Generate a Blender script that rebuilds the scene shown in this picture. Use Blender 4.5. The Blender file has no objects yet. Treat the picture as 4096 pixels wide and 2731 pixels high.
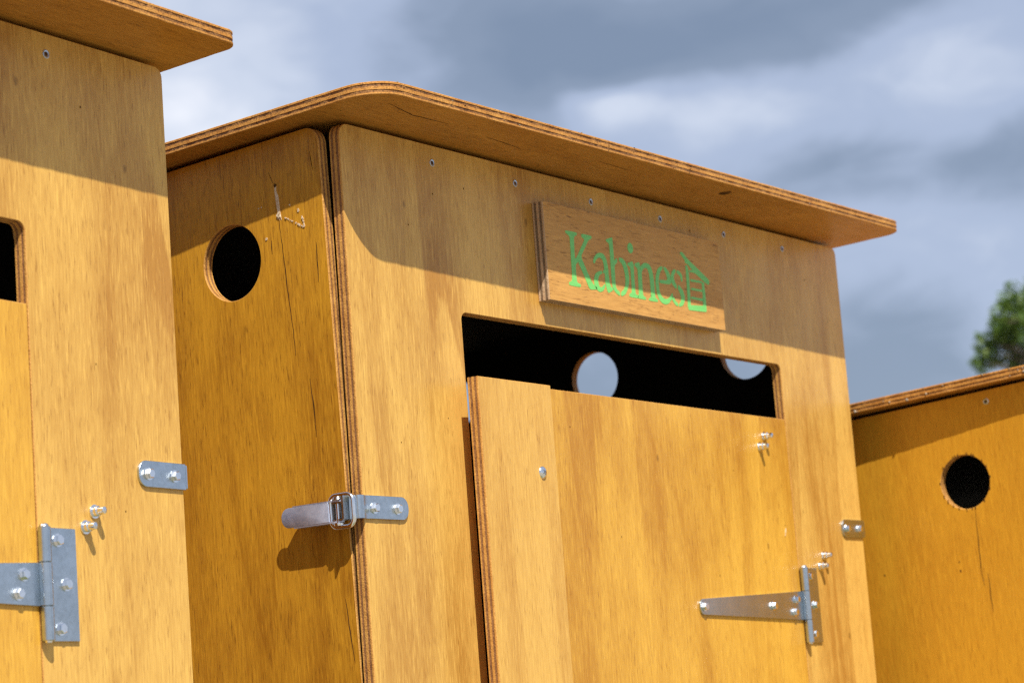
import bpy, bmesh, math, random
from mathutils import Vector, Matrix, Quaternion, noise as mnoise
from mathutils.geometry import tessellate_polygon

random.seed(7)
sc = bpy.context.scene
COL = sc.collection
H0 = 2.12                      # height of the middle cabin's roof line above the ground

# ------------------------------------------------------------------ camera
cam_d = bpy.data.cameras.new('camera')
cam = bpy.data.objects.new('camera', cam_d); COL.objects.link(cam)
AX_R = Vector((0.56779, -0.81975, -0.07497)); AX_U = Vector((-0.08638, -0.14991, 0.98492)); AX_D = Vector((0.81863, 0.55275, 0.15593))
m = Matrix.Identity(4)
for i in range(3):
    m[i][0] = AX_R[i]; m[i][1] = AX_U[i]; m[i][2] = -AX_D[i]
m[0][3], m[1][3], m[2][3] = -1.92101, -1.48984, -0.62705 + H0
cam.matrix_world = m
cam_d.sensor_width = 36.0
cam_d.lens = 86.05
cam_d.clip_start = 0.05; cam_d.clip_end = 3000
cam_d.dof.use_dof = True
cam_d.dof.focus_distance = 2.46
cam_d.dof.aperture_fstop = 10.0
cam_d.dof.aperture_blades = 9
sc.camera = cam

# ------------------------------------------------------------------ sun, sky, exposure
SUN = Vector((-0.71, -1.0, 1.70)).normalized()          # towards the sun
sl = bpy.data.lights.new('sun', 'SUN'); so = bpy.data.objects.new('sun', sl); COL.objects.link(so)
sl.energy = 5.0; sl.angle = math.radians(0.53); sl.color = (1.0, 0.95, 0.87)
so.rotation_euler = SUN.to_track_quat('Z', 'Y').to_euler()
so.location = (-4, -6, 9)
sc.view_settings.view_transform = 'Standard'; sc.view_settings.look = 'None'
sc.view_settings.exposure = 0.35; sc.view_settings.gamma = 1.0; sc.view_settings.use_curve_mapping = False
sc.cycles.use_denoising = False
sc.cycles.max_bounces = 8
sc.cycles.sample_clamp_indirect = 6.0
sc.cycles.filter_width = 1.35

class NT:
    """small helper for building node trees"""
    def __init__(s, tree): s.t = tree; s.n = tree.nodes; s.l = tree.links
    def node(s, typ, **kw):
        nd = s.n.new(typ)
        for k, v in kw.items(): setattr(nd, k, v)
        return nd
    def link(s, a, b): s.l.new(a, b)
    def setin(s, sock, v):
        if isinstance(v, bpy.types.NodeSocket): s.link(v, sock)
        else: sock.default_value = v
    def math(s, op, a, b=0.0, c=0.0, clamp=False):
        nd = s.node('ShaderNodeMath', operation=op); nd.use_clamp = clamp
        for i, v in enumerate((a, b, c)): s.setin(nd.inputs[i], v)
        return nd.outputs[0]
    def vmath(s, op, a, b=(0, 0, 0), scale=None):
        nd = s.node('ShaderNodeVectorMath', operation=op)
        s.setin(nd.inputs[0], a); s.setin(nd.inputs[1], b)
        if scale is not None: s.setin(nd.inputs[3], scale)
        return nd.outputs['Value'] if op in ('LENGTH', 'DOT_PRODUCT', 'DISTANCE') else nd.outputs[0]
    def noise(s, vec, scale=1.0, detail=2.0, rough=0.5, dist=0.0, out='Fac'):
        nd = s.node('ShaderNodeTexNoise')
        s.link(vec, nd.inputs['Vector']); nd.inputs['Scale'].default_value = scale; nd.inputs['Detail'].default_value = detail
        nd.inputs['Roughness'].default_value = rough; nd.inputs['Distortion'].default_value = dist
        return nd.outputs[out]
    def mix(s, fac, a, b, mode='MIX'):
        nd = s.node('ShaderNodeMix', data_type='RGBA', blend_type=mode); nd.clamp_factor = True
        s.setin(nd.inputs[0], fac)
        for i, v in ((6, a), (7, b)):
            s.setin(nd.inputs[i], (*v, 1.0) if isinstance(v, tuple) and len(v) == 3 else v)
        return nd.outputs[2]
    def ramp(s, fac, stops, interp='LINEAR'):
        nd = s.node('ShaderNodeValToRGB'); cr = nd.color_ramp; cr.interpolation = interp
        while len(cr.elements) < len(stops): cr.elements.new(0.5)
        for e, (p, c) in zip(cr.elements, stops):
            e.position = p; e.color = (*c, 1.0) if len(c) == 3 else c
        s.link(fac, nd.inputs[0]); return nd.outputs[0]
    def remap(s, v, a, b, c=0.0, d=1.0, smooth=False):
        nd = s.node('ShaderNodeMapRange'); nd.clamp = True
        if smooth: nd.interpolation_type = 'SMOOTHSTEP'
        s.link(v, nd.inputs[0])
        for i, x in enumerate((a, b, c, d)): nd.inputs[i + 1].default_value = x
        return nd.outputs[0]

world = bpy.data.worlds.new('World'); sc.world = world; world.use_nodes = True
w = NT(world.node_tree); w.n.clear()
sky = w.node('ShaderNodeTexSky', sky_type='NISHITA'); sky.sun_disc = False
sky.sun_elevation = math.asin(SUN.z); sky.sun_rotation = math.atan2(SUN.x, SUN.y)
sky.altitude = 50; sky.air_density = 1.0; sky.dust_density = 1.2; sky.ozone_density = 1.0
bg = w.node('ShaderNodeBackground'); bg.inputs[1].default_value = 0.10
wo = w.node('ShaderNodeOutputWorld'); w.link(bg.outputs[0], wo.inputs[0])
wd = w.node('ShaderNodeTexCoord').outputs['Generated']
# broken layer cloud: soft fractal noise on the sky dome plus the larger banks this sky shows
wst = w.vmath('MULTIPLY', wd, (1.0, 1.0, 1.9))
warp = w.vmath('SUBTRACT', w.noise(wst, 9.0, 4.0, 0.55, out='Color'), (0.5, 0.5, 0.5))
wdir = w.vmath('ADD', wd, w.vmath('SCALE', warp, scale=0.035))
def px_dir(x, y):       # compass direction of a cloud bank seen in the photograph
    v = AX_D + AX_R * ((x * 1.7415 - 2048) / 9791.0) - AX_U * ((y * 1.7415 - 1365.5) / 9791.0)
    return v.normalized()
field = w.math('MULTIPLY_ADD', w.noise(wst, 3.4, 5.0, 0.45, 0.3), 1.35, -0.18)
fine = w.math('MULTIPLY_ADD', w.noise(wst, 24.0, 5.0, 0.55, 0.5), 0.36, -0.18)
field = w.math('ADD', field, fine)
BANKS = [(1290, 120, 300, 2.3, -0.34), (1620, 80, 300, 2.6, -0.30), (2020, 0, 280, 2.6, -0.22), (2270, 360, 240, 2.4, -0.20), (1880, 400, 170, 2.6, -0.16),
         (1390, 285, 95, 1.6, 0.30), (1610, 275, 300, 3.0, 0.30), (470, 290, 200, 0.9, 0.24), (2230, 140, 230, 2.0, 0.22), (2060, 520, 230, 2.6, 0.10),
         (720, 90, 260, 1.3, 0.16), (2080, 860, 330, 1.7, -0.20)]
for (bx, by, sg, k, wt) in BANKS:
    c = px_dir(bx, by)
    dv = w.vmath('MULTIPLY', w.vmath('SUBTRACT', wdir, tuple(c)), (1.0, 1.0, k))
    q = w.math('DIVIDE', w.vmath('LENGTH', dv), sg * 1.7415 / 9791.0)
    g = w.math('EXPONENT', w.math('MULTIPLY', w.math('MULTIPLY', q, q), -1.0))
    field = w.math('MULTIPLY_ADD', g, wt, field)
cl = w.ramp(field, [(0.0, (.172, .222, .315)), (0.22, (.205, .256, .352)), (0.5, (.358, .420, .560)), (0.75, (.54, .59, .70)), (1.0, (.82, .83, .88))], 'EASE')
cl10 = w.mix(1.0, cl, (10.0, 10.0, 10.0), 'MULTIPLY')
for nd in w.n:
    if nd.bl_idname == 'ShaderNodeMix': nd.clamp_result = False
w.link(w.mix(0.86, sky.outputs[0], cl10), bg.inputs[0])

# ------------------------------------------------------------------ materials
MATS = {}
def new_mat(name):
    mt = bpy.data.materials.new(name); mt.use_nodes = True
    nt = NT(mt.node_tree); bs = mt.node_tree.nodes['Principled BSDF']
    MATS[name] = mt
    return mt, nt, bs

def wood(name, light, dark, pore, axis='z', figure=0.55, pores=0.6, blotch=0.5, rough=0.40, seed=0.0, specks=0.5, coat=0.12, spec=0.32, ringf=6.5):
    mt, n, bs = new_mat(name)
    tc = n.node('ShaderNodeTexCoord').outputs['Object']
    rnd = n.node('ShaderNodeObjectInfo').outputs['Random']
    off = n.node('ShaderNodeCombineXYZ')
    n.link(n.math('MULTIPLY_ADD', rnd, 17.3, seed), off.inputs[0]); n.link(n.math('MULTIPLY_ADD', rnd, 5.1, seed * .7), off.inputs[1]); n.link(n.math('MULTIPLY_ADD', rnd, 9.7, seed * 1.3), off.inputs[2])
    p = n.vmath('ADD', tc, off.outputs[0])
    def st(across, along):
        v = (along, across, across) if axis == 'x' else ((across, along, across) if axis == 'y' else (across, across, along))
        return n.vmath('MULTIPLY', p, v)
    fig = n.noise(st(4.6, 0.50), 1.0, 1.6, 0.45, 0.7)                        # rotary-cut figure: contour bands of a slow field
    saw = n.math('FRACT', n.math('MULTIPLY', fig, ringf))
    band = n.math('MULTIPLY', n.remap(saw, 0.25, 0.93, 0.0, 1.0, True), n.remap(saw, 0.95, 1.0, 1.0, 0.0, True))
    presence = n.remap(n.noise(st(3.1, 0.9), 1.0, 2.0, 0.5), 0.40, 0.62, 0.15, 1.0, True)
    flame = n.remap(n.noise(st(11, 1.25), 1.0, 2.0, 0.5, 0.9), 0.50, 0.70, 0.0, 1.0, True)
    streak = n.noise(st(170, 11), 1.0, 3.0, 0.6)
    line = n.noise(st(430, 38), 1.0, 3.0, 0.65)
    fibre = n.noise(st(560, 60), 1.0, 2.5, 0.6)
    blot = n.noise(st(5.5, 2.6), 1.0, 4.0, 0.55, 0.5)
    mot = n.noise(st(34, 14), 1.0, 3.0, 0.6, 0.5)
    f = n.math('MULTIPLY', n.remap(streak, 0.32, 0.68), 0.15)
    f = n.math('MULTIPLY_ADD', n.remap(line, 0.36, 0.64), 0.38, f)
    f = n.math('MULTIPLY_ADD', n.math('MULTIPLY', band, presence), 0.50 * figure, f)
    f = n.math('MULTIPLY_ADD', flame, 0.55 * figure, f)
    f = n.math('MULTIPLY_ADD', n.remap(blot, 0.36, 0.68), 0.75 * blotch, f)
    f = n.math('MULTIPLY_ADD', n.remap(mot, 0.36, 0.72), 0.24 * blotch, f)
    f = n.math('SUBTRACT', f, 0.31)
    col = n.mix(n.remap(f, 0.0, 1.0), light, dark)
    # short dark pores and pale fibres
    pr = n.math('MULTIPLY', n.remap(fibre, 0.55, 0.72, 0.0, 1.0, True), n.remap(mot, 0.3, 0.6, 0.45, 1.0))
    col = n.mix(n.math('MULTIPLY', pr, pores), col, pore)
    hi = n.remap(line, 0.28, 0.44, 1.0, 0.0, True)
    col = n.mix(n.math('MULTIPLY', hi, 0.30), col, tuple(min(1.0, c * 1.30) for c in light))
    # scattered specks
    vo = n.node('ShaderNodeTexVoronoi'); n.link(st(30, 17), vo.inputs['Vector']); vo.inputs['Scale'].default_value = 1.0
    sp = n.math('MULTIPLY', n.remap(vo.outputs['Distance'], 0.05, 0.11, 1.0, 0.0, True), n.math('GREATER_THAN', n.vmath('DOT_PRODUCT', vo.outputs['Color'], (1, 0, 0)), 0.80))
    col = n.mix(n.math('MULTIPLY', sp, specks), col, tuple(c * 0.45 for c in pore))
    n.link(col, bs.inputs['Base Color'])
    n.link(n.math('MULTIPLY_ADD', mot, 0.22, rough - 0.10), bs.inputs['Roughness'])
    bs.inputs['Specular IOR Level'].default_value = spec
    bs.inputs['Coat Weight'].default_value = coat; bs.inputs['Coat Roughness'].default_value = 0.22
    hgt = n.math('ADD', n.math('MULTIPLY', fibre, 0.6), n.math('MULTIPLY', streak, 0.9))
    bp = n.node('ShaderNodeBump'); bp.inputs['Strength'].default_value = 0.22; bp.inputs['Distance'].default_value = 0.0012
    n.link(hgt, bp.inputs['Height']); n.link(bp.outputs[0], bs.inputs['Normal'])
    return mt

wood('wood_front', (.70, .41, .092), (.43, .20, .033), (.24, .09, .011), seed=3.1, figure=1.15, blotch=.6)
wood('wood_side', (.60, .290, .021), (.31, .118, .008), (.14, .045, .005), seed=11.7, figure=.6, pores=.65, blotch=.85, specks=.8, coat=.05, spec=.25)
wood('wood_side_even', (.62, .305, .022), (.43, .175, .010), (.22, .075, .006), seed=57.7, figure=.25, pores=.45, blotch=.6, specks=.5, coat=.05, spec=.25)
wood('wood_door', (.71, .385, .050), (.46, .20, .018), (.25, .085, .008), seed=23.4, figure=.8, blotch=.8)
wood('wood_strip', (.71, .41, .090), (.50, .24, .040), (.29, .12, .018), seed=31.9, figure=.8, blotch=.4)
wood('wood_roof', (.52, .250, .046), (.33, .140, .021), (.15, .055, .010), axis='x', seed=5.3, figure=.4, pores=.8, blotch=.8, coat=.04, spec=.22)
wood('wood_sign', (.62, .325, .085), (.43, .195, .045), (.17, .068, .018), axis='x', seed=41.2, figure=.3, pores=.75, blotch=.45, coat=.03, rough=.55, spec=.25)

def ply(name, a, b, sp, spk, sc_=1.0):
    mt, n, bs = new_mat(name)
    tc = n.node('ShaderNodeTexCoord').outputs['Object']
    n1 = n.noise(tc, 38 * sc_, 3.0, 0.6)
    n2 = n.noise(tc, 520 * sc_, 2.0, 0.65)
    n3 = n.noise(tc, 140 * sc_, 2.0, 0.6)
    col = n.mix(n.remap(n1, 0.35, 0.68), a, b)
    col = n.mix(n.math('MULTIPLY', n.remap(n2, 0.48, 0.66, 0, 1, True), spk), col, sp)
    col = n.mix(n.math('MULTIPLY', n.remap(n3, 0.58, 0.75, 0, 1, True), spk * .8), col, sp)
    n.link(col, bs.inputs['Base Color']); bs.inputs['Roughness'].default_value = 0.6; bs.inputs['Specular IOR Level'].default_value = 0.25
    bp = n.node('ShaderNodeBump'); bp.inputs['Strength'].default_value = 0.6; bp.inputs['Distance'].default_value = 0.001
    n.link(n.math('ADD', n2, n3), bp.inputs['Height']); n.link(bp.outputs[0], bs.inputs['Normal'])
ply('ply_light', (.64, .34, .085), (.50, .23, .05), (.30, .13, .03), .45)
ply('ply_dark', (.35, .170, .066), (.24, .108, .042), (.11, .048, .022), .7)
ply('roof_ply_light', (.60, .29, .065), (.46, .19, .035), (.17, .07, .02), .55)
ply('roof_ply_dark', (.40, .19, .058), (.17, .072, .024), (.05, .024, .012), .8, 1.0)
ply('sign_ply_light', (.60, .43, .27), (.50, .34, .20), (.30, .19, .10), .4)
ply('sign_ply_dark', (.26, .185, .115), (.19, .13, .08), (.10, .06, .04), .6)

def plain(name, col, rough=0.5, metal=0.0, spec=0.4):
    mt, n, bs = new_mat(name)
    bs.inputs['Base Color'].default_value = (*col, 1); bs.inputs['Roughness'].default_value = rough
    bs.inputs['Metallic'].default_value = metal; bs.inputs['Specular IOR Level'].default_value = spec
    return mt, n, bs
def metal(name, a, b, rough, scale, rvar=0.15):
    mt, n, bs = new_mat(name)
    tc = n.node('ShaderNodeTexCoord').outputs['Object']
    n1 = n.noise(tc, scale, 4.0, 0.65, 0.8); n2 = n.noise(tc, scale * .16, 3.0, 0.6)
    f = n.math('ADD', n.math('MULTIPLY', n.remap(n1, .35, .65), .6), n.math('MULTIPLY', n.remap(n2, .35, .7), .4))
    n.link(n.mix(f, a, b), bs.inputs['Base Color'])
    bs.inputs['Metallic'].default_value = 1.0
    n.link(n.math('MULTIPLY_ADD', n1, rvar, rough - rvar * .5), bs.inputs['Roughness'])
    bp = n.node('ShaderNodeBump'); bp.inputs['Strength'].default_value = 0.08; bp.inputs['Distance'].default_value = 0.0004
    n.link(n1, bp.inputs['Height']); n.link(bp.outputs[0], bs.inputs['Normal'])
metal('zinc', (.57, .64, .70), (.42, .48, .53), .29, 200, .16)
metal('zinc_bright', (.90, .91, .92), (.76, .78, .80), .17, 300, .1)
metal('steel_spangle', (.78, .84, 1.0), (.42, .46, .58), .58, 420, .2)
metal('screw_steel', (.42, .44, .45), (.25, .25, .25), .35, 500)
def inner():  # near-black colour stands in for the shade inside the cabins
    mt, n, bs = plain('inner_shade', (.018, .015, .011), .8, spec=.1)
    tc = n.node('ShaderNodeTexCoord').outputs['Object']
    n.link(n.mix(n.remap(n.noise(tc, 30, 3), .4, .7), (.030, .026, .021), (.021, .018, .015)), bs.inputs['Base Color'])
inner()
def paint():
    mt, n, bs = plain('green_paint', (.13, .56, .11), .45)
    tc = n.node('ShaderNodeTexCoord').outputs['Object']
    v = n.vmath('MULTIPLY', tc, (40, 400, 400))
    n.link(n.mix(n.remap(n.noise(v, 1, 3), .35, .72), (.20, .62, .15), (.16, .53, .125)), bs.inputs['Base Color'])
    bp = n.node('ShaderNodeBump'); bp.inputs['Strength'].default_value = .25; bp.inputs['Distance'].default_value = .001
    n.link(n.noise(v, 1, 3), bp.inputs['Height']); n.link(bp.outputs[0], bs.inputs['Normal'])
paint()
def rawwood():
    mt, n, bs = plain('raw_wood', (.80, .66, .50), .8, spec=.2)
    tc = n.node('ShaderNodeTexCoord').outputs['Object']
    n.link(n.mix(n.remap(n.noise(tc, 350, 3), .35, .7), (.74, .60, .42), (.52, .35, .19)), bs.inputs['Base Color'])
rawwood()
def crackm():
    mt, n, bs = plain('crack_shadow', (.055, .026, .009), .9, spec=.1)
    tc = n.node('ShaderNodeTexCoord').outputs['Object']
    n.link(n.mix(n.remap(n.noise(tc, 90, 3), .35, .7), (.05, .024, .008), (.14, .06, .015)), bs.inputs['Base Color'])
crackm()
def debrism():
    mt, n, bs = plain('lichen', (.52, .48, .40), .9, spec=.1)
    tc = n.node('ShaderNodeTexCoord').outputs['Object']
    n.link(n.mix(n.remap(n.noise(tc, 220, 3), .35, .7), (.46, .40, .32), (.20, .14, .08)), bs.inputs['Base Color'])
debrism()

# ------------------------------------------------------------------ mesh helpers
def setp(o, parent=None, label=None, cat=None, group=None, kind=None):
    if parent is not None: o.parent = parent
    if label: o['label'] = label
    if cat: o['category'] = cat
    if group: o['group'] = group
    if kind: o['kind'] = kind
    return o
def mesh_obj(name, verts, faces, mats, parent=None, midx=None, smooth=False, fix=True):
    me = bpy.data.meshes.new(name)
    me.from_pydata([tuple(v) for v in verts], [], faces)
    for mm in mats: me.materials.append(MATS[mm])
    if midx is not None: me.polygons.foreach_set('material_index', midx)
    if fix:
        bm = bmesh.new(); bm.from_mesh(me); bmesh.ops.recalc_face_normals(bm, faces=bm.faces); bm.to_mesh(me); bm.free()
    if smooth:
        me.polygons.foreach_set('use_smooth', [True] * len(me.polygons))
        me.set_sharp_from_angle(angle=math.radians(38))
    me.update()
    o = bpy.data.objects.new(name, me); COL.objects.link(o)
    return setp(o, parent)

def fillet(pts, radii, seg=8):
    out = []; n = len(pts)
    for i, p in enumerate(pts):
        r = radii[i] if isinstance(radii, (list, tuple)) else radii
        p = Vector(p); a = Vector(pts[i - 1]); b = Vector(pts[(i + 1) % n])
        if r <= 0: out.append((p.x, p.y)); continue
        da = (a - p).normalized(); db = (b - p).normalized()
        ang = da.angle(db); t = r / math.tan(ang / 2)
        c = p + (da + db).normalized() * (r / math.sin(ang / 2))
        s = p + da * t; e = p + db * t
        a0 = math.atan2(s.y - c.y, s.x - c.x); a1 = math.atan2(e.y - c.y, e.x - c.x)
        d = a1 - a0
        while d > math.pi: d -= 2 * math.pi
        while d < -math.pi: d += 2 * math.pi
        for k in range(seg + 1):
            th = a0 + d * k / seg
            out.append((c.x + r * math.cos(th), c.y + r * math.sin(th)))
    return out
def circle(cx, cy, r, n=48): return [(cx + r * math.cos(2 * math.pi * k / n), cy + r * math.sin(2 * math.pi * k / n)) for k in range(n)]
def area2(p): return sum(p[i - 1][0] * p[i][1] - p[i][0] * p[i - 1][1] for i in range(len(p)))
def ccw(p): return p if area2(p) > 0 else p[::-1]
def dens(p, step):
    out = []
    for i in range(len(p)):
        a = Vector(p[i]); b = Vector(p[(i + 1) % len(p)]); k = max(1, int((b - a).length / step))
        for j in range(k): q = a.lerp(b, j / k); out.append((q.x, q.y))
    return out
def inset(p, d, jit=0.0, seed=0.0):
    """shift a CCW loop inwards by d (plus a ragged bit)"""
    out = []; n = len(p)
    for i in range(n):
        a = Vector(p[i - 1]); q = Vector(p[i]); b = Vector(p[(i + 1) % n])
        t1 = (q - a); t2 = (b - q)
        t1 = t1.normalized() if t1.length > 1e-9 else t2.normalized(); t2 = t2.normalized() if t2.length > 1e-9 else t1
        n1 = Vector((-t1.y, t1.x)); n2 = Vector((-t2.y, t2.x)); nn = (n1 + n2)
        nn = nn.normalized() / max(0.5, nn.normalized().dot(n1)) if nn.length > 1e-6 else n1
        dd = d + (jit * (mnoise.noise(Vector((q.x * 90, q.y * 90, seed))) + .6 * mnoise.noise(Vector((q.x * 260, q.y * 260, seed + 5)))) if jit else 0)
        v = q + nn * dd; out.append((v.x, v.y))
    return out

def slab(name, parent, outline, holes, t, to3, face_mat, back_mat, lightm, darkm, nply=5, jit=0.0, ch=0.0006, recess=0.00025, sub='ply', fracs=None):
    """a plywood panel: the outer veneer is the part itself, each further ply a child of it. to3(u, v, w) places it, w = depth from the show face"""
    outline = ccw(outline); holes = [ccw(h)[::-1] for h in holes]
    if fracs is None: fracs = [0.17, 0.22, 0.22, 0.22, 0.17]
    w0 = 0.0; top = None
    for k in range(nply):
        tk = t * fracs[k]; a = w0 + (0.00003 if k else 0); b = w0 + tk - (0.00003 if k < nply - 1 else 0); w0 += tk
        dk = recess * (1.6 if k % 2 else 0.0)
        loops = []
        for li, lp in enumerate([outline] + holes):
            loops.append((inset(lp, dk, jit * (1.6 if k % 2 else .8), k * 7.7 + li), inset(lp, dk + ch, jit * .8, k * 7.7 + li)))
        first, last = k == 0, k == nply - 1
        rings = []          # (w, which inset)
        if first: rings = [(a, 1), (a + ch, 0), (b, 0)]
        elif last: rings = [(a, 0), (b - ch, 0), (b, 1)]
        else: rings = [(a, 0), (b, 0)]
        verts = []; faces = []; mi = []
        base = []
        for (wv, which) in rings:
            st = len(verts); base.append(st)
            for lp in loops:
                for (u, v) in lp[which]: verts.append(to3(u, v, wv))
        cnts = [len(lp[0]) for lp in loops]
        for ri in range(len(rings) - 1):
            o = 0
            for c in cnts:
                for j in range(c):
                    j2 = (j + 1) % c
                    faces.append((base[ri] + o + j, base[ri] + o + j2, base[ri + 1] + o + j2, base[ri + 1] + o + j)); mi.append(1)
                o += c
        for ri in (0, len(rings) - 1):
            which = rings[ri][1]
            tris = tessellate_polygon([[Vector((u, v, 0)) for (u, v) in lp[which]] for lp in loops])
            for tr in tris:
                faces.append(tuple(base[ri] + i for i in tr)); mi.append(0 if (first and ri == 0) else (2 if (last and ri) else 1))
        em = darkm if k % 2 else lightm
        o = mesh_obj(name if first else sub, verts, faces, [face_mat, em, back_mat], parent if first else top, mi)
        if first: top = o
    return top

def prism(poly, w0, w1, to3, ch=0.0):
    """closed prism over a 2D outline from depth w0 (show side) to w1, chamfered show edge"""
    poly = ccw(poly); n = len(poly); V = []; F = []
    rings = [(inset(poly, ch), w0), (poly, w0 + ch * (1 if w1 > w0 else -1)), (poly, w1)] if ch else [(poly, w0), (poly, w1)]
    for lp, wv in rings: V += [to3(u, v, wv) for (u, v) in lp]
    for r in range(len(rings) - 1):
        for j in range(n): F.append((r * n + j, r * n + (j + 1) % n, (r + 1) * n + (j + 1) % n, (r + 1) * n + j))
    tr = tessellate_polygon([[Vector((u, v, 0)) for (u, v) in rings[0][0]]])
    F += [tuple(t) for t in tr]
    F += [tuple((len(rings) - 1) * n + i for i in t) for t in tr]
    return V, F
def join(parts):
    V = []; F = []
    for v, f in parts:
        k = len(V); V += v; F += [tuple(i + k for i in t) for t in f]
    return V, F
def lathe(prof, c, axis, n=20):
    """profile [(r, h)] turned round axis from point c"""
    axis = Vector(axis).normalized(); x = axis.orthogonal().normalized(); y = axis.cross(x); c = Vector(c); V = []; F = []
    for (r, h) in prof:
        for k in range(n):
            a = 2 * math.pi * k / n; V.append(c + axis * h + (x * math.cos(a) + y * math.sin(a)) * max(r, 1e-5))
    for i in range(len(prof) - 1):
        for k in range(n): F.append((i * n + k, i * n + (k + 1) % n, (i + 1) * n + (k + 1) % n, (i + 1) * n + k))
    F.append(tuple(range(n))); F.append(tuple(range((len(prof) - 1) * n, len(prof) * n)))
    return V, F
def tube(path, r, n=10, closed=False):
    P = [Vector(p) for p in path]; V = []; F = []; m_ = len(P); up = None
    for i, p in enumerate(P):
        a = P[i - 1] if (i or closed) else P[0]; b = P[(i + 1) % m_] if (i < m_ - 1 or closed) else P[-1]
        t = (b - a).normalized()
        up = t.orthogonal().normalized() if up is None else (up - t * up.dot(t)).normalized()
        s = t.cross(up)
        for k in range(n):
            an = 2 * math.pi * k / n; V.append(p + (up * math.cos(an) + s * math.sin(an)) * r)
    for i in range(m_ if closed else m_ - 1):
        i2 = (i + 1) % m_
        for k in range(n): F.append((i * n + k, i * n + (k + 1) % n, i2 * n + (k + 1) % n, i2 * n + k))
    if not closed: F.append(tuple(range(n))); F.append(tuple(range((m_ - 1) * n, m_ * n)))
    return V, F
def hexbolt(c, axis, r=0.0046, h=0.0046, rot=0.3):
    axis = Vector(axis).normalized(); x = axis.orthogonal().normalized(); x.rotate(Quaternion(axis, rot)); y = axis.cross(x); c = Vector(c)
    V = []; F = []
    prof = [(r * 1.28, 0, 12), (r * 1.28, .0008, 12), (r, .0008, 6), (r, h - .0006, 6), (r * .84, h, 6)]
    def ring(rr, hh):
        s = len(V)
        for k in range(12):
            a = 2 * math.pi * k / 12; q = rr
            V.append(c + axis * hh + (x * math.cos(a) + y * math.sin(a)) * q)
        return s
    def hring(rr, hh, hexa):
        s = len(V)
        for k in range(12):
            a = 2 * math.pi * k / 12
            q = rr * (1.0 if k % 2 == 0 else math.cos(math.pi / 6)) if hexa else rr
            V.append(c + axis * hh + (x * math.cos(a) + y * math.sin(a)) * q)
        return s
    R = [hring(rr, hh, hx == 6) for rr, hh, hx in prof]
    for i in range(len(R) - 1):
        for k in range(12): F.append((R[i] + k, R[i] + (k + 1) % 12, R[i + 1] + (k + 1) % 12, R[i + 1] + k))
    F.append(tuple(R[0] + k for k in range(12))); F.append(tuple(R[-1] + k for k in range(12)))
    return V, F

# ------------------------------------------------------------------ ground
def ground():
    mt, n, bs = plain('gravel_ground', (.23, .20, .16), .9, spec=.2)
    tc = n.node('ShaderNodeTexCoord').outputs['Object']
    a = n.noise(tc, 55, 3, .7); b = n.noise(tc, .35, 4, .6); g = n.noise(tc, 6, 4, .6)
    col = n.mix(n.remap(a, .35, .7), (.37, .33, .265), (.26, .23, .18))
    grass = n.mix(n.remap(g, .35, .7), (.10, .14, .04), (.16, .17, .07))
    n.link(n.mix(n.remap(b, .52, .62, 0, 1, True), col, grass), bs.inputs['Base Color'])
    bp = n.node('ShaderNodeBump'); bp.inputs['Strength'].default_value = .7; bp.inputs['Distance'].default_value = .02
    n.link(a, bp.inputs['Height']); n.link(bp.outputs[0], bs.inputs['Normal'])
    N = 24; R = 1200.0; V = []; F = []
    for i in range(N + 1):
        for j in range(N + 1):
            u = (i / N * 2 - 1); v = (j / N * 2 - 1)
            V.append((R * u * abs(u) ** 1.5, R * v * abs(v) ** 1.5, 0))
    for i in range(N):
        for j in range(N): F.append((i * (N + 1) + j, (i + 1) * (N + 1) + j, (i + 1) * (N + 1) + j + 1, i * (N + 1) + j + 1))
    o = mesh_obj('ground', V, F, ['gravel_ground']); setp(o, kind='structure', label='pale gravel ground with patches of grass under the cabins')
ground()

# ------------------------------------------------------------------ cabins
W = 1.1; D = 1.055; T = 0.0135; SL = 0.0389
XOL, XOR, ZO = 0.1924, 0.9075, -0.1831
HINGE_X = 0.9085; DOOR_A = 0.0292

def rotm(v):
    v = Vector(v); th = v.length
    return Matrix.Rotation(th, 4, v / th) if th > 1e-9 else Matrix.Identity(4)

def side_x(y, z): return -0.0035 - 0.0246 * (z + 0.365) + 0.0335 * (y - 0.015)

def ribbon(pts, wd, n=None):
    """a thin crack: 2D polygon round a polyline, tapered to both ends"""
    P = [Vector(p) for p in pts]; Q = []
    for i in range(len(P) - 1):
        k = max(2, int((P[i + 1] - P[i]).length / 0.006))
        for j in range(k): Q.append(P[i].lerp(P[i + 1], j / k))
    Q.append(P[-1]); L = []; R = []
    for i, q in enumerate(Q):
        t = (Q[min(i + 1, len(Q) - 1)] - Q[max(i - 1, 0)]).normalized(); nn = Vector((-t.y, t.x))
        f = i / (len(Q) - 1); ww = wd * (0.25 + 0.75 * math.sin(math.pi * f)) * (0.75 + 0.5 * random.random())
        jx = (random.random() - .5) * 0.0008
        L.append((q.x + nn.x * (ww / 2 + jx), q.y + nn.y * (ww / 2 + jx))); R.append((q.x - nn.x * (ww / 2 - jx), q.y - nn.y * (ww / 2 - jx)))
    return L + R[::-1]
def ragged(c, r, n=9, sx=1.0, sy=1.0):
    return [(c[0] + sx * r * (0.6 + 0.8 * random.random()) * math.cos(2 * math.pi * k / n), c[1] + sy * r * (0.6 + 0.8 * random.random()) * math.sin(2 * math.pi * k / n)) for k in range(n)]

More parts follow.
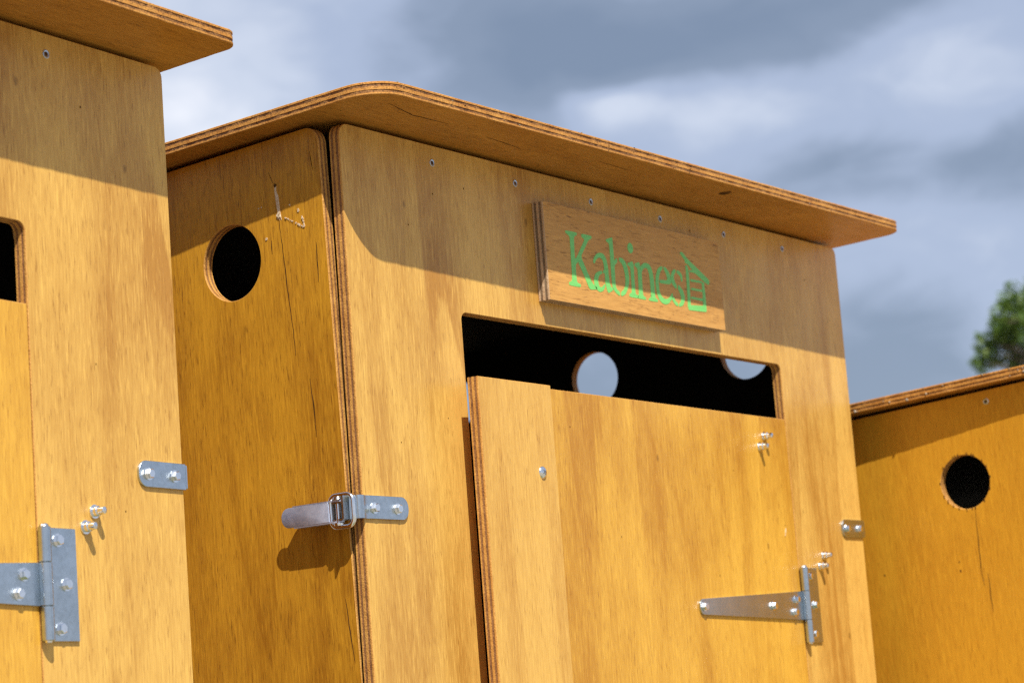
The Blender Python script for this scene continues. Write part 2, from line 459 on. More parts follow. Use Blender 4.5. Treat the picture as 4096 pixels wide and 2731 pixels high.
def cabin(H, loc, rot, label, hole_r, marks=None, roof_x=1.118, roof_l=-.044, roof_f=(-.0860, -.0975), roof_r=.026, studs_door=True, right_keeper=True):
    root = bpy.data.objects.new('plywood_cabin', None); COL.objects.link(root)
    R = rotm(rot); base = Vector(loc) + (R @ Vector((0, 0, -H)))
    mw = R.copy(); mw.translation = base + Vector((0, 0, H0))
    root.matrix_world = mw
    setp(root, None, label, 'cabin', 'plywood cabins standing in a row')
    zb = -H + 0.06
    fr = lambda u, v, w: (u, w, v + H)                                  # front wall: u = x, v = z, w into the cabin
    sd = lambda u, v, w: (side_x(u, v) + w, u, v + H)                   # left wall: u = y
    rs = lambda u, v, w: (W - 0.001 - w, u, v + H)                      # right wall
    bk = lambda u, v, w: (u, D - w, v + H)
    rf = lambda u, v, w: (u, v, -SL * v + T - w + H)
    hole_y = (0.1476, 0.3995, 0.655, 0.908)
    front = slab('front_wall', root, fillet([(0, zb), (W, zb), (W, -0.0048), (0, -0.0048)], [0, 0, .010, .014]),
                 [fillet([(XOL, -H + .20), (XOR, -H + .20), (XOR, ZO), (XOL, ZO)], [.002, .002, .009, .009])], T, fr, 'wood_front', 'inner_shade', 'ply_light', 'ply_dark')
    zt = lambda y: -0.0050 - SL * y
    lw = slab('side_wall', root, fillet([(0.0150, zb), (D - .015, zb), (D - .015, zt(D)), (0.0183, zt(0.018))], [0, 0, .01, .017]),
              [circle(y, -0.1269, hole_r) for y in hole_y], T, sd, 'wood_side_even' if marks == 'right' else 'wood_side', 'inner_shade', 'ply_light', 'ply_dark')
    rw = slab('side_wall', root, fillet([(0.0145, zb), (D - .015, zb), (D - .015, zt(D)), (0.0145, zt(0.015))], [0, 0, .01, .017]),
              [circle(y, -0.1280 - (y - .147) * .012, hole_r * .98) for y in hole_y], T, rs, 'wood_side', 'inner_shade', 'ply_light', 'ply_dark')
    slab('back_wall', root, [(0.045, zb), (W - .02, zb), (W - .02, zt(D)), (0.045, zt(D))], [], T, bk, 'wood_front', 'inner_shade', 'ply_light', 'ply_dark')
    roof = slab('roof', root, dens(fillet([(roof_l, roof_f[0]), (roof_x, roof_f[1]), (roof_x, D + .05), (roof_l, D + .05)], [.042, roof_r, .03, .03], 14), .005), [], T, rf,
                'wood_roof', 'wood_roof', 'roof_ply_light', 'roof_ply_dark', jit=.0005, recess=.0004, fracs=[.17, .21, .24, .21, .17])
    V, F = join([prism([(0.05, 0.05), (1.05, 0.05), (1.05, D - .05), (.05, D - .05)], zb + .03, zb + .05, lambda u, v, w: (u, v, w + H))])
    mesh_obj('floor', V, F, ['inner_shade'], root)
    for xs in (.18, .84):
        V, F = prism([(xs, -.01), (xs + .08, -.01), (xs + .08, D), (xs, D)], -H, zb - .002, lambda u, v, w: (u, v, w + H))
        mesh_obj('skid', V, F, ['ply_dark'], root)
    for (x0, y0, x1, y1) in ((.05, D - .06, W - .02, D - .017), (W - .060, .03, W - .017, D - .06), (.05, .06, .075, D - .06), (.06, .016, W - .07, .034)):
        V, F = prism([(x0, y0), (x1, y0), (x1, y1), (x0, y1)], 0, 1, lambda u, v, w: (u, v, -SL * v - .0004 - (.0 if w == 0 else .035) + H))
        mesh_obj('light_stop', V, F, ['inner_shade'], root)  # added strips under the roof, block light leaking over the wall tops
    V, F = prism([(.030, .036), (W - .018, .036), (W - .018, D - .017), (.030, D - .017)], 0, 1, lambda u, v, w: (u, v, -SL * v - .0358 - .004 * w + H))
    mesh_obj('ceiling_shade_sheet', V, F, ['inner_shade'], root)  # added dark sheet, hides the bounce-lit roof wood inside the holes
    # door, hung on the right, standing a finger's width open
    ca, sa = math.cos(DOOR_A), math.sin(DOOR_A)
    def dr(u, v, w): return (HINGE_X - .0012 + u * ca - w * sa, u * sa + w * ca, v + 0.0056 * u + H)
    door = slab('door', root, [(-.706, -H + .21), (-.0013, -H + .21), (-.0013, -.2556), (-.706, -.2556)], [], T, dr, 'wood_door', 'inner_shade', 'ply_light', 'ply_dark')
    def st(u, v, w): return dr(u, v, w - T - .0003)
    strip = slab('door_strip', root, [(-.7446, -H + .25), (-.6005, -H + .25), (-.6005, -.2552), (-.7446, -.2552)], [], T, st, 'wood_strip', 'ply_light', 'ply_light', 'ply_dark')
    V, F = lathe([(.0071, 0), (.0070, .0006), (.0058, .0019), (.0035, .0027), (.0001, .0030)], st(-.6305, -.3525, 0), (sa, -ca, 0), 28)
    scr = mesh_obj('screw', V, F, ['zinc_bright'], strip, smooth=True)
    for ang in (0.5, 0.5 + math.pi / 2):
        du, dv = math.cos(ang) * .0030, math.sin(ang) * .0030; pu, pv = -math.sin(ang) * .0006, math.cos(ang) * .0006
        V, F = prism([(-.6305 + a * du + b * pu, -.3525 + a * dv + b * pv) for a, b in ((-1, -1), (1, -1), (1, 1), (-1, 1))], -.0031, -.0020, st)
        mesh_obj('slot', V, F, ['screw_steel'], strip)
    # screws along the top of the front wall
    def flat_screw(par, p, ax):
        V, F = lathe([(.0042, -.0003), (.0042, .0003), (.0036, .0005), (.0021, .0003)], p, ax, 18)
        a = len(F); V2, F2 = lathe([(.0021, .0003), (.0016, -.0002), (.0001, -.0004)], p, ax, 18); nv = len(V)
        F = F[:-1]; mi = [0] * len(F) + [1] * len(F2)
        mesh_obj('screw', V + V2, F + [tuple(i + nv for i in t) for t in F2], ['zinc', 'crack_shadow'], par, mi)
    for k in range(6): flat_screw(front, fr(.1586 + .15695 * k, -.0239, 0), (0, -1, 0))
    if marks == 'right': flat_screw(lw, sd(.101, -.0243, 0), (-1, 0, 0))
    # T-hinge: wall leaf with its knuckles is the part; strap, pin and bolts belong to it
    hx, hy = .9098, -.0056
    parts = [prism(fillet([(.9125, -.5458), (.9514, -.5458), (.9514, -.449), (.9125, -.449)], .0006, 2), -.0026, -.0001, fr, .0004)]
    for z0, z1 in ((-.4792, -.449), (-.5458, -.5167)):
        parts.append(lathe([(.0050, 0), (.0056, .0006), (.0056, z1 - z0 - .0006), (.0050, z1 - z0)], fr(hx, z0, hy), (0, 0, 1), 22))
    V, F = join(parts); hinge = mesh_obj('tee_hinge', V, F, ['zinc'], root, smooth=True)
    V, F = lathe([(.0038, 0), (.0042, .0006), (.0036, .0020), (.0018, .0030), (.0001, .0033)], fr(hx, -.4490, hy), (0, 0, 1), 18)
    mesh_obj('pin', V, F, ['zinc_bright'], hinge, smooth=True)
    V, F = lathe([(.0001, -.0020), (.0030, -.0016), (.0036, 0)], fr(hx, -.5458, hy), (0, 0, 1), 18)
    mesh_obj('pin', V, F, ['zinc_bright'], hinge, smooth=True)
    tip = fillet([(-.279, -.5090), (-.0005, -.5166), (-.0005, -.4794), (-.279, -.4905)], [.0088, .0005, .0005, .0088], 8)
    V, F = join([prism(tip, -.0027, -.0002, lambda u, v, w: dr(u, v - .0056 * u, w), .0004),
                 lathe([(.0050, 0), (.0057, .0006), (.0057, .0363), (.0050, .0369)], fr(hx, -.5164, hy), (0, 0, 1), 22)])
    mesh_obj('strap', V, F, ['zinc'], hinge, smooth=True)
    for (x, z) in ((.6385, -.4996), (.8210, -.4987), (.8865, -.4902), (.8790, -.5066)):
        u = x - HINGE_X
        V, F = hexbolt(dr(u, z - .0056 * u, -.0027), (sa, -ca, 0), rot=random.random()); mesh_obj('bolt', V, F, ['zinc_bright'], hinge)
    for (x, z) in ((.9285, -.4597), (.9370, -.4973), (.9280, -.5352)):
        V, F = hexbolt(fr(x, z, -.0026), (0, -1, 0), rot=random.random()); mesh_obj('bolt', V, F, ['zinc_bright'], hinge)
    # stud ends with their nuts
    def stud(par, p, ax):
        V, F = lathe([(.0062, 0), (.0064, .0006), (.0062, .0013), (.0046, .0014), (.0047, .0058), (.0040, .0066), (.0035, .0068), (.0035, .0112), (.0030, .0127), (.0016, .0134), (.0001, .0136)], p, ax, 18)
        mesh_obj('stud', V, F, ['zinc_bright'], par, smooth=True)
    stud(front, fr(.9785, -.4324, 0), (0, -1, 0)); stud(front, fr(.9662, -.4466, 0), (0, -1, 0))
    if studs_door:
        for (x, z) in ((.8405, -.2819), (.8260, -.2961)):
            u = x - HINGE_X + .001; stud(door, dr(u, z - .0056 * u, 0), (sa, -ca, 0))
    # keeper plate at the right edge
    if right_keeper:
        kz0, kz1 = -.4068, -.3827
        V, F = join([prism(fillet([(1.0375, kz0), (1.1012, kz0), (1.1012, kz1), (1.0375, kz1)], [.0105, .0004, .0004, .0105], 8), -.0026, -.0001, fr, .0004),
                     prism(fillet([(-.0024, kz0 + .001), (.021, kz0 + .001), (.021, kz1 - .001), (-.0024, kz1 - .001)], .001, 2), 1.1034, 1.1013, lambda u, v, w: (w, u, v + H))])
        kp = mesh_obj('keeper_plate', V, F, ['zinc'], root)
        for x in (1.0500, 1.0855):
            V, F = hexbolt(fr(x, -.3950, -.0026), (0, -1, 0), rot=random.random()); mesh_obj('bolt', V, F, ['zinc_bright'], kp)
    # over-centre latch on the left corner
    zc = -.4010
    S = lambda u, v, h: (side_x(u, v) - h * (.76 if h > .001 else 1), u, v + H)
    Si = lambda u, v, w: S(u, v, w)
    parts = [prism(fillet([(.006, zc - .0095), (.060, zc - .0095), (.060, zc + .0095), (.006, zc + .0095)], .003, 3), .0016, .0001, Si, .0003)]
    for sgn in (-1, 1):
        z0 = zc + sgn * .0086; prof = fillet([(.008, .0008), (.046, .0008), (.036, .0165), (.0125, .0175)], [.001, .002, .005, .005], 4)
        parts.append(prism(prof, z0 - .0009, z0 + .0009, lambda u, v, w: S(u, w, v)))
    V, F = join(parts); latch = mesh_obj('latch', V, F, ['zinc'], root, smooth=True)
    hp = fillet([(.0310, zc - .0100), (.0935, zc - .0100), (.0935, zc + .0100), (.0310, zc + .0100)], [.0008, .0098, .0098, .0008], 10)
    parts = [prism(hp, .0200, .0184, Si, .0003)]
    for sgn in (-1, 1):
        z0 = zc + sgn * .0104
        parts.append(prism(fillet([(.0150, .0160), (.0330, .0198), (.0790, .0198), (.0740, .0105), (.0360, .0085), (.0160, .0090)], [.004, .001, .001, .004, .003, .004], 4), z0 - .0008, z0 + .0008, lambda u, v, w: S(u, w, v)))
    V, F = join(parts); mesh_obj('handle', V, F, ['steel_spangle'], latch, smooth=True)
    V, F = join([lathe([(.0024, -.0135), (.0026, 0), (.0024, .0135)], S(.0215, zc, .0140), (0, 0, 1), 16),
                 lathe([(.0056, .0116), (.0058, .0122), (.0050, .0142), (.0002, .0146)], S(.0215, zc, .0140), (0, 0, 1), 18),
                 lathe([(.0002, -.0148), (.0050, -.0144), (.0058, -.0122), (.0056, -.0116)], S(.0215, zc, .0140), (0, 0, 1), 18)])
    mesh_obj('pin', V, F, ['zinc_bright'], latch, smooth=True)
    lp = fillet([(.0014, zc - .0160), (.0305, zc - .0160), (.0305, zc + .0160), (.0014, zc + .0160)], .0078, 7)
    V, F = tube([S(u, v, .0150) for u, v in dens(lp, .004)], .0026, 12, True)
    mesh_obj('wire_loop', V, F, ['zinc_bright'], latch, smooth=True)
    # hooked plate that the loop pulls on
    path = [(.006, -.0013), (.0005, -.0013), (-.0030, -.0030), (-.0075, -.0035), (-.0105, -.0018), (-.0116, .0010), (-.0120, .0045), (-.0140, .0072), (-.0180, .0080), (-.0235, .0078)]
    Lf, Rt = [], []
    for i, p in enumerate(path):
        a = Vector(path[max(i - 1, 0)]); b = Vector(path[min(i + 1, len(path) - 1)]); t = (b - a).normalized(); nn = Vector((-t.y, t.x)) * .0010
        Lf.append((p[0] + nn.x, p[1] + nn.y)); Rt.append((p[0] - nn.x, p[1] - nn.y))
    hz = -.3985
    V, F = join([prism(fillet([(.0060, hz - .0118), (.0715, hz - .0118), (.0715, hz + .0118), (.0060, hz + .0118)], [.0004, .0108, .0108, .0004], 9), -.0026, -.0001, fr, .0004),
                 prism(Lf + Rt[::-1], hz - .0116, hz + .0116, lambda u, v, w: (u, v, w + H))])
    hk = mesh_obj('hook_plate', V, F, ['zinc'], latch, smooth=True)
    for x in (.0145, .0525):
        V, F = hexbolt(fr(x, hz - .0008, -.0026), (0, -1, 0), rot=random.random()); mesh_obj('bolt', V, F, ['zinc_bright'], latch)
    # wear of its own
    def mark(name, poly, h, mat, par=lw, tf=None):
        V, F = prism(poly, h, 0.0, (lambda u, v, w: S(u, v, w)) if tf is None else tf)
        return mesh_obj(name, V, F, [mat], par)
    if marks == 'middle':
        mark('scar', [(.0815, -.0575), (.0786, -.0580), (.0790, -.0612), (.0786, -.0650), (.0768, -.0692), (.0764, -.0780), (.0758, -.0861), (.0748, -.0945), (.0766, -.0920), (.0772, -.0948), (.0785, -.0925), (.0800, -.0935), (.0812, -.0889), (.0794, -.0858), (.0806, -.0760), (.0813, -.0691), (.0815, -.0606)], .0004, 'raw_wood')
        for q in ((.0775, -.0878), (.079, -.0892), (.077, -.0905)): mark('splinter', ragged(q, .0018, 8), .0016, 'raw_wood')
        mark('dent', ragged((.0803, -.0575), .0018, 9), .0005, 'crack_shadow')
        chain = [Vector(q) for q in ((.0705, -.0928), (.0655, -.0958), (.0598, -.0989), (.0520, -.1035), (.0450, -.1074), (.0455, -.1040), (.0465, -.0990), (.0474, -.0947))]
        for i in range(len(chain) - 1):
            for j in range(3):
                q = chain[i].lerp(chain[i + 1], j / 3 + random.random() * .2)
                mark('splinter', ragged((q.x, q.y), .0005 + .0009 * random.random(), 7), .0003 + .0007 * random.random(), 'raw_wood')
        for q, r in (((.0974, -.1107), .0016), ((.0516, -.0887), .0016), ((.0624, -.0811), .0010), ((.1046, -.0772), .0009), ((.1010, -.0768), .0008)):
            mark('splinter', ragged(q, r, 7), .0006, 'raw_wood')
        for cr, wd_ in (([(.0880, -.0419), (.0851, -.0495), (.0826, -.0561)], .0006), ([(.0789, -.0954), (.0776, -.1074), (.0759, -.1334), (.0739, -.1733), (.0711, -.2039), (.070, -.236)], .0010),
                        ([(.0314, -.1261), (.0312, -.1365), (.0322, -.1663)], .0013), ([(.0905, -.1133), (.0912, -.1273)], .0011), ([(.0309, -.0318), (.0281, -.0523)], .0008),
                        ([(.054, -.262), (.0515, -.290), (.051, -.322)], .0012), ([(.030, -.487), (.027, -.52), (.0245, -.548)], .0012)):
            mark('crack', ribbon(cr, wd_), .0002, 'crack_shadow')
        under = lambda u, v, w: (u, v, -SL * v - w + H)
        mark('knot', [(.6775 + .0075 * math.cos(a) * (1 + .15 * math.sin(3 * a)), -.0675 + .0085 * math.sin(a)) for a in [k * math.pi / 8 for k in range(16)]], .0002, 'crack_shadow', roof, under)
        for cr, wd_ in (([(.005, -.062), (.06, -.050), (.12, -.052)], .0012), ([(.20, -.045), (.27, -.040)], .0010), ([(.40, -.06), (.47, -.058)], .001)):
            mark('crack', ribbon(cr, wd_), .0002, 'crack_shadow', roof, under)
        drm = lambda u, v, w: dr(u - HINGE_X, v - .0056 * (u - HINGE_X), -w)
        mark('splinter', [(.8765, -.4085), (.8775, -.4045), (.8800, -.3985), (.8805, -.4000), (.8790, -.4050), (.8775, -.4085)], .0008, 'raw_wood', door, drm)
        for q, r in (((.690, -.462), .0013), ((.8795, -.395), .0009), ((.3655, -.299), .0011), ((.62, -.36), .0008), ((.75, -.33), .0008), ((.46, -.42), .0009)):
            mark('dent', ragged(q, r, 7, .7, 1.2), .0002, 'crack_shadow', door, drm)
        frm = lambda u, v, w: fr(u, v, -w)
        for q, r in (((.1555, -.0585), .0010), ((.2140, -.0445), .0011), ((.108, -.098), .0009), ((.70, -.030), .0013), ((1.0, -.06), .0012), ((.155, -.30), .0008), ((.07, -.33), .0008)):
            mark('dent', ragged(q, r, 7, .7, 1.2), .0002, 'crack_shadow', front, frm)
        # grime and flakes along the roof edge
        for k in range(16):
            x = -.02 + 1.1 * random.random(); yy = -.0885 - .0098 * x
            V, F = lathe([(.0001, -.001), (.0010, 0), (.0001, .001)], (x, yy - .0001, -SL * yy + T * random.random() + H), (random.random(), random.random(), 1), 6)
            mesh_obj('flake', V, F, ['crack_shadow' if k % 3 else 'lichen'], roof)
    if marks == 'right':
        for cr in ([(.1384, -.1626), (.1390, -.1913), (.1415, -.2519), (.1398, -.2682)], [(.1319, -.2531), (.1324, -.2850), (.1322, -.3046)]):
            mark('crack', ribbon(cr, .0011), .0002, 'crack_shadow')
        for q, r in (((.2887, -.237), .0013), ((.1723, -.2329), .0011), ((.1719, -.2447), .0014)):
            mark('dent', ragged(q, r, 9, .8, 1.3), .0002, 'crack_shadow')
        for k in range(15):        # lichen and flakes on the roof edge
            yy = .02 + .30 * random.random(); zz = T * (0.05 + 1.0 * random.random()); r = .0008 + .0017 * random.random() ** 2
            V, F = lathe([(.0001, -r), (r * 1.0, -r * .3), (r * .8, r * .5), (.0001, r)], (roof_l - .0003, yy, -SL * yy + zz + H), (-1, random.random() - .5, random.random()), 7)
            mesh_obj('flake', V, F, ['lichen'], roof)
        for k in range(22):
            a = 2 * math.pi * random.random(); q = (.1476 + (hole_r + .001) * math.cos(a), -.1269 + (hole_r + .001) * math.sin(a))
            mark('splinter', ragged(q, .0014, 6, .6, 1.8), .0003, 'crack_shadow')
    if marks == 'left':
        frm = lambda u, v, w: fr(u, v, -w)
        for q, r in (((.985, -.065), .0012), ((.99, -.30), .0008), ((1.02, -.43), .0008)):
            mark('dent', ragged(q, r, 7, .7, 1.2), .0002, 'crack_shadow', front, frm)
    return root

cabin(H0, (0, 0, 0), (0, 0, 0), 'middle plywood cabin carrying the green lettered sign, latch on its left corner', .0400, 'middle')
cabin(H0 + .036, (-1.3348, -.0079, .0358), (-.0114, .0160, .0289), 'nearest plywood cabin, cut off by the left edge of the photo', .0395, 'left', 1.120, -.044, (-.0800, -.0800), .016)
cabin(H0 - .213, (1.1609, -.2759, -.2129), (-.0219, -.0012, -.0258), 'lowest and farthest plywood cabin at the right edge, only its left side showing', .0366, 'right', 1.118, -.0300)

# ------------------------------------------------------------------ sign above the door
LET={'K':[[(43.4,84.0),(66.6,84.4),(66.3,82.1),(62.1,80.8),(59.5,77.7),(58.8,65.0),(58.3,52.3),(63.1,54.8),(72.8,66.3),(82.5,77.3),(82.1,79.5),(76.9,81.2),(77.4,84.4),(98.3,84.4),(97.6,81.9),(91.0,79.6),(81.3,68.6),(71.2,57.5),(80.8,43.4),(90.9,29.2),(96.1,25.3),(101.0,23.6),(100.5,22.3),(86.4,20.8),(83.6,23.9),(75.1,37.4),(67.6,47.3),(65.5,51.5),(59.3,47.2),(58.5,41.8),(58.6,26.6),(61.2,24.9),(67.0,23.8),(66.0,21.3),(43.1,21.2),(43.1,24.0),(47.7,25.3),(50.1,27.5),(50.7,35.5),(51.3,55.2),(51.8,74.0),(51.4,78.9),(48.4,80.3),(43.9,82.0)]],'a':[[(98.0,55.3),(99.7,52.3),(104.2,58.0),(109.2,60.9),(114.6,61.5),(119.1,58.6),(120.8,53.3),(121.1,47.5),(118.0,45.3),(117.7,43.5),(121.1,44.3),(121.6,39.8),(121.0,32.5),(122.0,28.0),(123.8,23.2),(125.9,20.9),(134.2,24.1),(136.3,26.4),(132.0,27.7),(129.8,32.5),(129.0,37.9),(128.6,49.7),(127.5,56.8),(124.8,62.9),(120.3,66.0),(113.7,66.3),(106.8,64.4),(101.2,60.2)],[(114.6,44.9),(115.1,42.7),(109.9,40.8),(106.0,37.2),(104.5,32.5),(105.4,27.2),(108.3,24.8),(113.4,25.8),(117.1,28.4),(119.5,30.0),(118.4,26.3),(113.6,21.7),(106.8,20.1),(101.3,21.8),(97.0,26.3),(97.0,31.7),(98.3,37.2),(101.6,40.8),(108.7,43.8)]],'b':[[(129.6,84.0),(130.3,82.7),(135.5,81.1),(136.5,76.2),(136.0,59.6),(135.7,41.4),(136.0,32.3),(136.8,26.9),(142.1,22.9),(149.2,20.0),(150.5,20.6),(150.7,24.3),(145.1,25.9),(142.7,29.3),(142.5,36.6),(143.1,51.3),(144.3,56.0),(150.3,59.9),(150.1,64.2),(146.4,62.2),(143.4,59.1),(143.6,74.3),(143.6,85.3),(143.3,88.2),(136.7,86.3)],[(155.4,65.6),(163.0,65.5),(169.2,61.6),(172.5,55.6),(174.2,46.5),(173.3,38.1),(169.5,30.4),(163.3,23.3),(155.2,20.1),(153.6,20.9),(155.0,24.7),(160.5,27.1),(164.7,32.6),(166.7,40.2),(166.3,48.4),(164.0,55.5),(160.5,60.2),(155.7,61.9)]],'i':[[(188.8,81.4),(188.5,79.1),(187.4,77.1),(185.6,75.6),(183.4,74.9),(181.2,75.0),(179.2,76.1),(177.8,77.8),(177.2,80.0),(177.5,82.2),(178.6,84.3),(180.3,85.7),(182.5,86.4),(184.8,86.3),(186.7,85.2),(188.1,83.5)],[(173.7,60.8),(174.5,59.0),(178.9,58.1),(180.0,53.6),(179.6,40.7),(178.8,27.7),(177.2,25.2),(172.7,23.8),(172.7,21.3),(191.2,21.2),(192.2,24.0),(187.4,24.4),(185.8,27.5),(186.2,44.2),(186.9,65.0)]],'n':[[(189.9,62.2),(190.4,59.9),(195.3,58.1),(196.0,53.6),(195.4,38.7),(194.5,25.6),(192.7,24.3),(191.7,21.2),(208.6,21.2),(209.2,23.0),(203.9,24.7),(202.9,27.4),(203.4,43.2),(204.3,54.5),(208.4,58.7),(214.1,61.2),(219.1,59.9),(221.8,54.6),(222.6,43.5),(222.6,26.7),(220.9,24.2),(216.7,22.8),(216.4,21.2),(235.8,21.3),(237.0,23.0),(232.0,24.8),(230.6,27.5),(231.0,46.2),(229.3,57.3),(225.9,63.5),(219.2,66.0),(212.2,65.7),(205.5,62.1),(201.5,58.8),(200.8,65.3)]],'e':[[(249.2,65.4),(253.8,65.9),(252.8,63.2),(248.3,59.9),(244.2,54.3),(241.5,45.5),(241.8,36.1),(245.1,29.5),(251.7,25.9),(258.9,26.2),(265.7,29.2),(272.5,35.4),(273.5,32.9),(270.0,28.3),(262.7,22.3),(254.3,20.1),(246.4,21.1),(240.0,25.2),(236.1,33.7),(235.2,44.8),(237.5,53.5),(242.4,61.6)],[(256.5,66.0),(261.8,65.7),(267.4,61.6),(271.0,56.3),(271.9,50.7),(270.3,46.3),(245.1,45.4),(245.1,48.7),(262.7,49.5),(264.1,52.7),(261.6,59.0),(257.7,62.8)]],'s':[[(284.4,65.9),(284.6,63.5),(280.3,59.7),(278.3,54.2),(281.6,48.9),(284.7,45.9),(283.2,41.9),(277.3,45.1),(272.8,49.7),(272.9,56.5),(275.5,61.5),(279.7,64.7)],[(288.0,65.3),(294.2,64.6),(300.0,60.4),(299.1,53.2),(296.9,52.9),(295.9,58.1),(291.8,61.0),(287.5,62.4)],[(288.6,47.3),(292.8,45.3),(298.6,41.2),(301.5,34.8),(300.0,28.0),(295.5,22.8),(286.9,20.5),(287.3,23.4),(291.8,26.2),(293.9,32.1),(291.5,37.6),(287.7,41.9)],[(273.3,31.9),(275.7,29.8),(279.0,25.9),(284.2,24.0),(283.6,20.6),(278.0,22.0),(273.2,25.7),(270.9,28.1)]],'h':[[(299.1,88.1),(302.2,90.4),(305.8,89.6),(317.5,82.6),(334.0,75.6),(352.4,67.7),(364.7,62.2),(366.4,58.8),(363.5,55.6),(354.4,57.7),(345.7,61.6),(334.3,66.2),(327.9,67.2),(317.7,67.2),(318.9,68.8),(326.9,70.0),(316.4,76.2),(310.2,77.4),(309.8,80.7),(301.6,86.5)],[(310.2,74.0),(315.2,74.4),(316.8,65.2),(316.4,51.7),(315.6,36.3),(314.8,24.9),(345.9,27.1),(346.5,33.7),(347.0,45.3),(346.6,56.4),(352.5,57.5),(353.4,41.2),(353.2,20.1),(309.4,18.4),(307.8,22.1),(308.8,36.5),(309.7,52.9),(310.1,66.3)],[(319.1,56.8),(321.7,58.2),(335.7,58.1),(347.9,58.4),(347.9,56.0),(336.2,55.6),(320.3,55.2)],[(318.7,46.0),(322.7,47.4),(334.7,47.1),(347.3,47.2),(347.3,45.0),(332.5,44.8),(320.0,44.6)],[(316.4,34.6),(320.8,36.2),(333.7,35.7),(346.6,36.3),(346.7,32.9),(333.3,33.3),(318.4,33.2)]]}
def sign():
    root = bpy.data.objects.new('sign', None); COL.objects.link(root); root.location = (.345, 0, -.156 + H0)
    setp(root, None, 'rectangular wooden sign board with green stencilled lettering and hut symbol above the door', 'sign')
    b = slab('board', root, [(.0002, 0), (.3975, .0008), (.3975, .1140), (.0002, .1134)], [], .0148, lambda u, v, w: (u, -.0151 + w, v), 'wood_sign', 'ply_light', 'sign_ply_light', 'sign_ply_dark', ch=.0004)
    for k, polys in LET.items():
        parts = []
        for poly in polys:
            p = ccw([(a / 1000, c / 1000) for a, c in poly])
            q = []
            for i in range(len(p)):                      # ease the corners once
                a = Vector(p[i]); c = Vector(p[(i + 1) % len(p)])
                e = .06 if k == 'h' else .18
                q += [tuple(a.lerp(c, e)), tuple(a.lerp(c, 1 - e))]
            q = inset(q, -.00015 if k == 'h' else -.00055)
            parts.append(prism(q, -.0154, -.0150, lambda u, v, w: (u, w, v)))
        V, F = join(parts)
        mesh_obj('hut_symbol' if k == 'h' else 'letter', V, F, ['green_paint'], root)
sign()

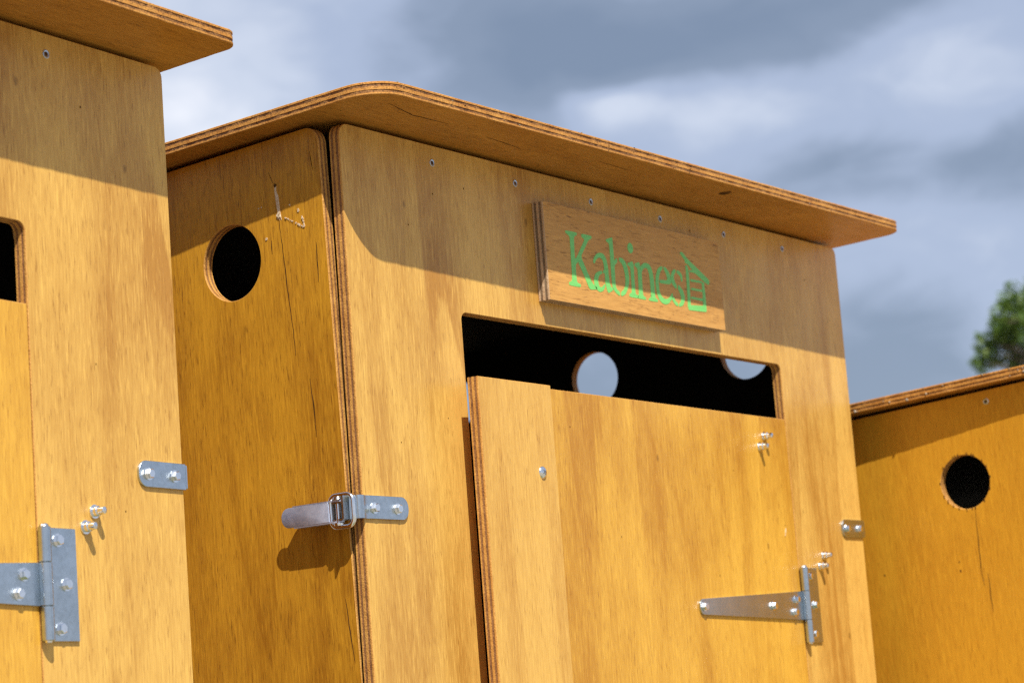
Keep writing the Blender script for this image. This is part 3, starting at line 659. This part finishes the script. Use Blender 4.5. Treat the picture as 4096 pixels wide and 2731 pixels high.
# ------------------------------------------------------------------ tree far behind on the right
def tree():
    mt, n, bs = plain('leaf', (.075, .13, .025), .5)
    rnd = n.node('ShaderNodeNewGeometry').outputs['Random Per Island']
    n.link(n.ramp(rnd, [(0, (.06, .12, .022)), (.55, (.11, .19, .035)), (1, (.20, .27, .05))]), bs.inputs['Base Color'])
    bs.inputs['Subsurface Weight'].default_value = 0.0
    tr = n.node('ShaderNodeBsdfTranslucent'); tr.inputs[0].default_value = (.16, .26, .03, 1)
    mx = n.node('ShaderNodeMixShader'); mx.inputs[0].default_value = .3
    n.link(bs.outputs[0], mx.inputs[1]); n.link(tr.outputs[0], mx.inputs[2])
    n.link(mx.outputs[0], mt.node_tree.nodes['Material Output'].inputs[0])
    mt2, n2, b2 = plain('bark', (.11, .085, .06), .9)
    tc = n2.node('ShaderNodeTexCoord').outputs['Object']
    n2.link(n2.mix(n2.remap(n2.noise(tc, 14, 4), .35, .7), (.13, .10, .075), (.06, .045, .03)), b2.inputs['Base Color'])
    rng = random.Random(21)
    # the crown leans in from the right of the view, about thirty metres off
    def at(x, y, dist):
        v = (AX_D + AX_R * ((x - 2048) / 9791.0) - AX_U * ((y - 1365.5) / 9791.0)).normalized()
        return Vector(m.translation) + v * dist
    cc = at(4330, 1330, 30.0)
    foot = Vector((cc.x + .15, cc.y - .1, 0))
    root = bpy.data.objects.new('tree', None); COL.objects.link(root); root.location = foot
    setp(root, None, 'leafy green tree blurred behind the right-hand cabin roof', 'tree')
    loc = lambda p: Vector(p) - foot
    clumps = []
    for (x, y, r, d) in [(4060, 1190, .20, 29.9), (4085, 1250, .27, 30.0), (4010, 1260, .17, 29.8), (4030, 1320, .22, 30.0), (3990, 1290, .13, 29.7), (4085, 1340, .30, 30.3), (4040, 1375, .16, 30.1), (4000, 1310, .12, 29.9),
                         (3960, 1370, .13, 29.9), (3935, 1395, .13, 29.8), (3905, 1445, .10, 29.8), (3930, 1460, .12, 29.9), (3985, 1415, .15, 30), (3985, 1450, .11, 30.1), (4050, 1450, .14, 30.1), (4080, 1470, .15, 30.0),
                         (3975, 1340, .09, 29.8), (4020, 1215, .10, 29.9), (3955, 1430, .10, 29.9), (4100, 1420, .16, 30.2), (3915, 1350, .07, 29.8)]:
        clumps.append((at(x, y, d), r))
    for k in range(90):
        a = rng.uniform(0, 2 * math.pi); b = rng.uniform(-1, 1); rr = (rng.random() ** .4)
        p = cc + Vector((math.cos(a) * 1.7 * rr * math.sqrt(1 - b * b) + .5, math.sin(a) * 1.7 * rr * math.sqrt(1 - b * b) - .75, b * rr * 1.7 + .1))
        v = p - Vector(m.translation); px = 2048 + 9791 * v.dot(AX_R) / v.dot(AX_D)
        if px > 4110: clumps.append((p, rng.uniform(.22, .42)))
    V = []; F = []
    for (p, r) in clumps:
        for k in range(int(170 * (r / .2) ** 2)):
            d = Vector((rng.gauss(0, 1), rng.gauss(0, 1), rng.gauss(0, .85))); d = d.normalized() * (r * rng.random() ** .45)
            c = loc(p + d); nn = Vector((rng.gauss(0, 1), rng.gauss(0, 1), rng.gauss(.6, 1))).normalized()
            a = nn.orthogonal().normalized(); a.rotate(Quaternion(nn, rng.uniform(0, 6.28))); b = nn.cross(a); s = rng.uniform(.028, .05)
            i = len(V)
            V += [c - a * s, c + b * s * .55 + nn * s * .1, c + a * s * 1.15, c - b * s * .55 + nn * s * .1]; F.append((i, i + 1, i + 2, i + 3))
    crown = mesh_obj('crown', V, F, ['leaf'], root, fix=False)
    parts = []
    def limb(a, b, r0, r1, k=6, wob=.08):
        P = [a.lerp(b, i / k) + Vector((rng.gauss(0, wob), rng.gauss(0, wob), 0)) * (0 < i < k) for i in range(k + 1)]
        Vv = []; Ff = []
        for i, p in enumerate(P):
            r = r0 + (r1 - r0) * i / k; t = (P[min(i + 1, k)] - P[max(i - 1, 0)]).normalized(); x = t.orthogonal().normalized(); y = t.cross(x)
            Vv += [p + (x * math.cos(q * math.pi / 4) + y * math.sin(q * math.pi / 4)) * r for q in range(8)]
        for i in range(k):
            for q in range(8): Ff.append((i * 8 + q, i * 8 + (q + 1) % 8, (i + 1) * 8 + (q + 1) % 8, (i + 1) * 8 + q))
        parts.append((Vv, Ff)); return P
    top = loc(cc) + Vector((0, 0, .9))
    sp = limb(Vector((0, 0, -.1)), top, .17, .03, 9, .05)
    for (p, r) in clumps:
        q = loc(p); h = max(1.6, min(q.z - .35, top.z - .3)); s = min(sp, key=lambda v: abs(v.z - h))
        limb(s, q, .022, .006, 4, .05)
    Vv, Ff = join(parts); mesh_obj('trunk', Vv, Ff, ['bark'], root, smooth=True)
tree()
